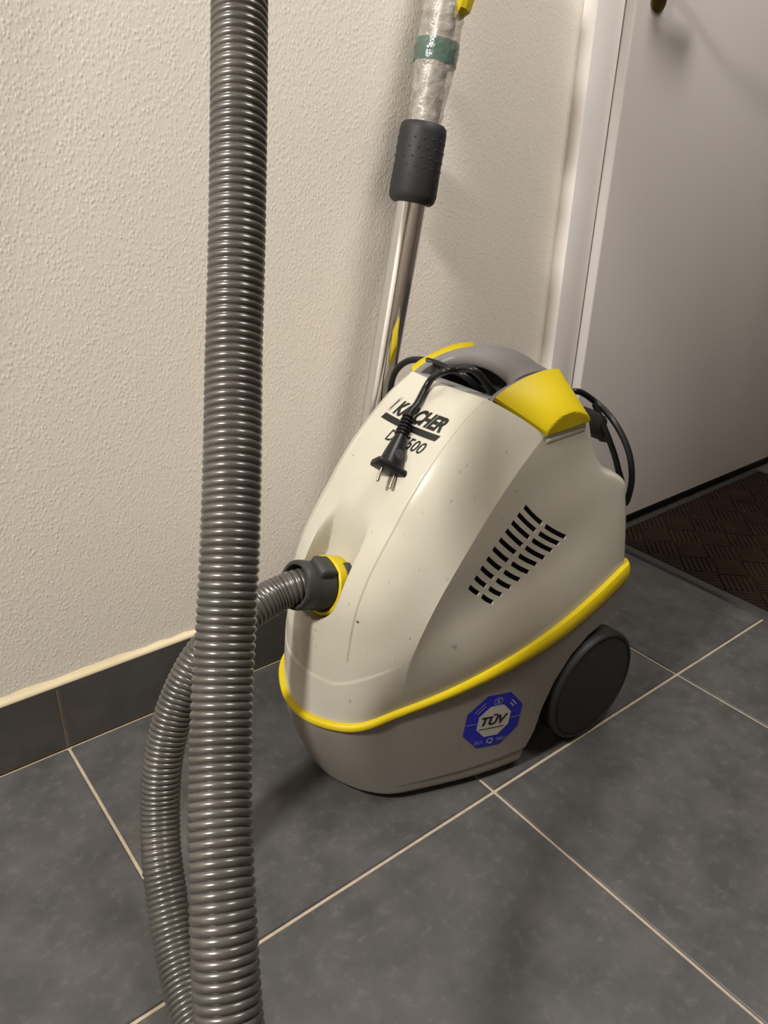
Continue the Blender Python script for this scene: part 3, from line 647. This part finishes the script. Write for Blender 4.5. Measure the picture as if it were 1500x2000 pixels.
# ------------------------------------------------------------------ suction hose
hose = thing('suction_hose', 'long grey corrugated suction hose looping from the floor up across the foreground', 'hose', (HP[8][0],HP[8][1],0))
PITCH = .0062; HR = .0225
hp = catmull(HP, .00062); _w = 26; _pa = np.array([tuple(p) for p in hp]); _n = len(_pa)
for _ in range(2):
    _cs = np.vstack([np.zeros((1,3)), np.cumsum(_pa, 0)]); _q = _pa.copy()
    for i in range(1, _n-1):
        k = min(_w, i, _n-1-i); _q[i] = (_cs[i+k+1]-_cs[i-k])/(2*k+1)
    _pa = _q
hp = [Vector(p) for p in _pa]
def hr(i, s):
    a = abs(sin(pi*s/PITCH)); return HR-.0024*(1-a**.5)
fix(obj('corrugated_tube', tube(hp, hr, 30), M['hose'], hose, smooth=75))
# cuff pushed into the inlet: collar, body, latch
cuff = obj('hose_cuff', xf(lathe([(.0250,.030),(.0250,.0415),(.0262,.0435),(.0298,.0435),(.0312,.0415),(.0316,.0380),(.0316,.0300),(.0306,.0255),(.0308,.0200),(.0325,.0040),(.0328,-.030),(.026,-.030),(.0250,.030)],56,False), T), M['cuff'], hose, smooth=32); fix(cuff)
Tb = T @ Matrix.Translation((0,0,0))
latch = obj('latch', join(xf(box(-.0165,.0165,.016,.0378,.0012,.026,.0050,3), T@Matrix.Rotation(LATCH_A,4,'Z'))), M['cuff'], cuff, smooth=35)
grip_e = obj('hose_end_grip', tube(hp[-290:], lambda i,s:.0262-.003*max(0,1-s/.02), 28), M['cuff'], hose, smooth=40)

# ------------------------------------------------------------------ power cord with plug
cord = thing('power_cord', 'black power cord stuffed under the carrying handle with its plug hanging over the front', 'power cord', (.70,YC,.50))
CR_ = .0046
for nm, pts in (('cable',C_FRONT),('cable',C_FAR),('cable',C_REAR)):
    fix(obj(nm, tube(catmull(pts,.004), CR_, 14), M['cable'], cord, smooth=60))
for k in range(6):
    a, c = (k%3)*.0105, (k//3)*.0105
    pts = [(.731+a, YC+.057-.004*k, .5020+c),(.726+a, YC+.025, .5100+c+.002*(k%2)),(.729+a, YC-.018, .5085+c+.003*((k+1)%2)),(.738+a, YC-.057, .5010+c)]
    fix(obj('cable', tube(catmull(pts,.005), CR_, 12), M['cable'], cord, smooth=60))
PL = Vector(PLUG_BASE); PA = Vector(PLUG_AX).normalized(); PS = Vector(PLUG_SIDE); Tp = frame(PL, PA, PS)     # local z towards the pins, x across
rws = []
for z, hw, ht in ((-.074,.0042,.0042),(-.056,.0062,.0060),(-.047,.0080,.0072),(-.036,.0105,.0085),(-.024,.0130,.0098),(-.012,.0150,.0108),(-.004,.0160,.0112)):
    rws.append([(hw*abs(cos(a))**.8*(1 if cos(a)>0 else -1), ht*abs(sin(a))**.8*(1 if sin(a)>0 else -1), z) for a in [2*pi*i/24 for i in range(24)]])
V, F = grid(rws, True); F += [list(range(24)), [len(V)-24+i for i in range(24)][::-1]]
plug = obj('plug', xf(join((V,F), box(-.0225,.0225,-.0115,.0115,-.006,.0035,.0028,2)), Tp), M['cable'], cord, smooth=40); fix(plug)
for s in (-1,1): fix(obj('plug_pin', xf(lathe([(.0024,.002),(.0024,.0195),(.0020,.0213),(.0010,.0220)],16), Tp@Matrix.Translation((s*.0095,0,0))), M['pin'], plug, smooth=50))
for k in range(6): fix(obj('boot_rib', xf(lathe([(.0052+.0004*k,-.0010),(.0078+.0003*k,-.0006),(.0078+.0003*k,.0006),(.0052+.0004*k,.0010)],18), Tp@Matrix.Translation((0,0,-.076+.0052*k))), M['cable'], plug, smooth=40))
fix(obj('thumb_dimple', xf(lathe([(.0065,-.0003),(.0065,.0006),(.0045,.0008)],24), Tp@Matrix.Translation((.002,PLUG_UP*.0100,-.020))@Matrix.Rotation(radians(-90*PLUG_UP),4,'X')), M['dark'], plug, smooth=40))

# ------------------------------------------------------------------ telescopic wand leaning on the wall
WB, WT = Vector(WAND_B), Vector(WAND_T); wa = (WT-WB).normalized(); wl = (WT-WB).length
wand = thing('telescopic_wand', 'chrome telescopic vacuum wand with rubber grip leaning on the wall behind the vacuum cleaner', 'wand', tuple(WB))
Tw = frame(WB, wa, (1,0,0))
def at_z(z): return (z-WB.z)/wa.z
g0, g1 = at_z(GRIP_Z[0]), at_z(GRIP_Z[1])
fix(obj('chrome_tube', xf(lathe([(.0185,0),(.0185,.004),(.0195,.006),(.0222,g0+.004)],64), Tw), M['chrome'], wand, smooth=35))
gr = obj('grip', xf(lathe([(.022,g0+.001),(.0285,g0),(.0325,g0+.004),(.0345,g0+.012),(.0335,(g0+g1)/2),(.0335,g1-.012),(.0325,g1-.004),(.029,g1),(.022,g1-.001)],64), Tw), M['grip'], wand, smooth=35); fix(gr)
dots = []
for r in range(6):
    for c in range(16):
        a = 2*pi*(c+.5*(r%2))/16; z = g0+.022+(g1-g0-.044)*r/5
        dots.append(xf(lathe([(.0018,0),(.0013,.0008),(.0004,.0011)],8), Tw@Matrix.Rotation(a,4,'Z')@Matrix.Translation((.0333,0,z))@Matrix.Rotation(pi/2,4,'Y')))
tag(obj('grip_studs', join(*dots), M['grip'], gr, smooth=50), kind='stuff')
fix(obj('upper_tube', xf(lathe([(.0195,g1-.006),(.0195,wl)],48), Tw), M['wrapped_tube'], wand, smooth=35))
def crinkled(z0, z1, r0, amp, nz, na, seed, lean=.0):
    rg = np.random.RandomState(seed); N = rg.randn(nz+1, na)
    for _ in range(2): N = (N+np.roll(N,1,1)+np.roll(N,-1,1))/2.2
    N = N/np.abs(N).max(); V, F = [], []
    for j in range(nz+1):
        for i in range(na):
            a = 2*pi*i/na; r = r0(j/nz)+amp*N[j,i]; V.append((r*cos(a), r*sin(a), z0+(z1-z0)*j/nz))
    for j in range(nz):
        for i in range(na): F.append([j*na+i,j*na+(i+1)%na,(j+1)*na+(i+1)%na,(j+1)*na+i])
    return V, F
obj('plastic_wrap', xf(crinkled(g1-.010, wl, lambda u:.0230+.0062*sstep(0,.30,u), .0015, 70, 44, 3), Tw), M['film'], wand, smooth=60)
t0 = at_z(TAPE_Z)
tp = obj('green_tape', xf(crinkled(t0, t0+.028, lambda u:.0302, .0009, 5, 40, 5), Tw), M['green'], wand, smooth=60)
yt = at_z(YEL_Z); Ty = Tw@Matrix.Rotation(YEL_A,4,'Z')
rws = []
for z, hw, o, d in ((yt,.008,.020,.004),(yt+.010,.015,.022,.013),(yt+.03,.018,.023,.015),(yt+.09,.018,.023,.014),(yt+.11,.010,.022,.006)):
    rws.append([(o+d*b, hw*a, z) for a, b in ((-1,0),(-1,.6),(-.6,1),(.6,1),(1,.6),(1,0))])
V, F = grid(rws, True); F += [list(range(6)), [len(V)-6+i for i in range(6)][::-1]]
fix(obj('slide_switch', xf((V,F), Ty), M['yellow'], wand, smooth=35))

# ------------------------------------------------------------------ hallway lamp and an added fill light (both outside the frame)
def overhead_light(name, loc, rad, watts, col, label, globe=False):
    t = thing(name, label, 'ceiling lamp', tuple(loc))
    fix(obj('lamp_housing', xf(lathe([(rad*1.15,.0),(rad*1.25,.02),(rad*1.2,2.5-loc.z-.004)],32), Matrix.Translation(loc)@Matrix.Translation((0,0,.004))), M['lamp'], t, smooth=40))
    ld = bpy.data.lights.new(name+'_light','SPOT' if globe else 'AREA')
    if globe: ld.spot_size = radians(152); ld.spot_blend = .12; ld.shadow_soft_size = rad
    else: ld.shape = 'DISK'; ld.size = rad*2
    ld.energy = watts; ld.color = col
    lo = bpy.data.objects.new(name+'_light', ld); COL.objects.link(lo); lo.parent = t; lo.location = (0,0,-rad if globe else -.002)
    return lo
overhead_light('overhead_light', LAMP, LAMP_R, LAMP_W, LAMP_C, 'round white hanging lamp near the left end of the hallway', True)
overhead_light('overhead_light', FILL, .36, FILL_W, LAMP_C, 'added wide soft fill light above the vacuum cleaner')  # added fill to lift door, wall and yellow shoulders; no known fitting
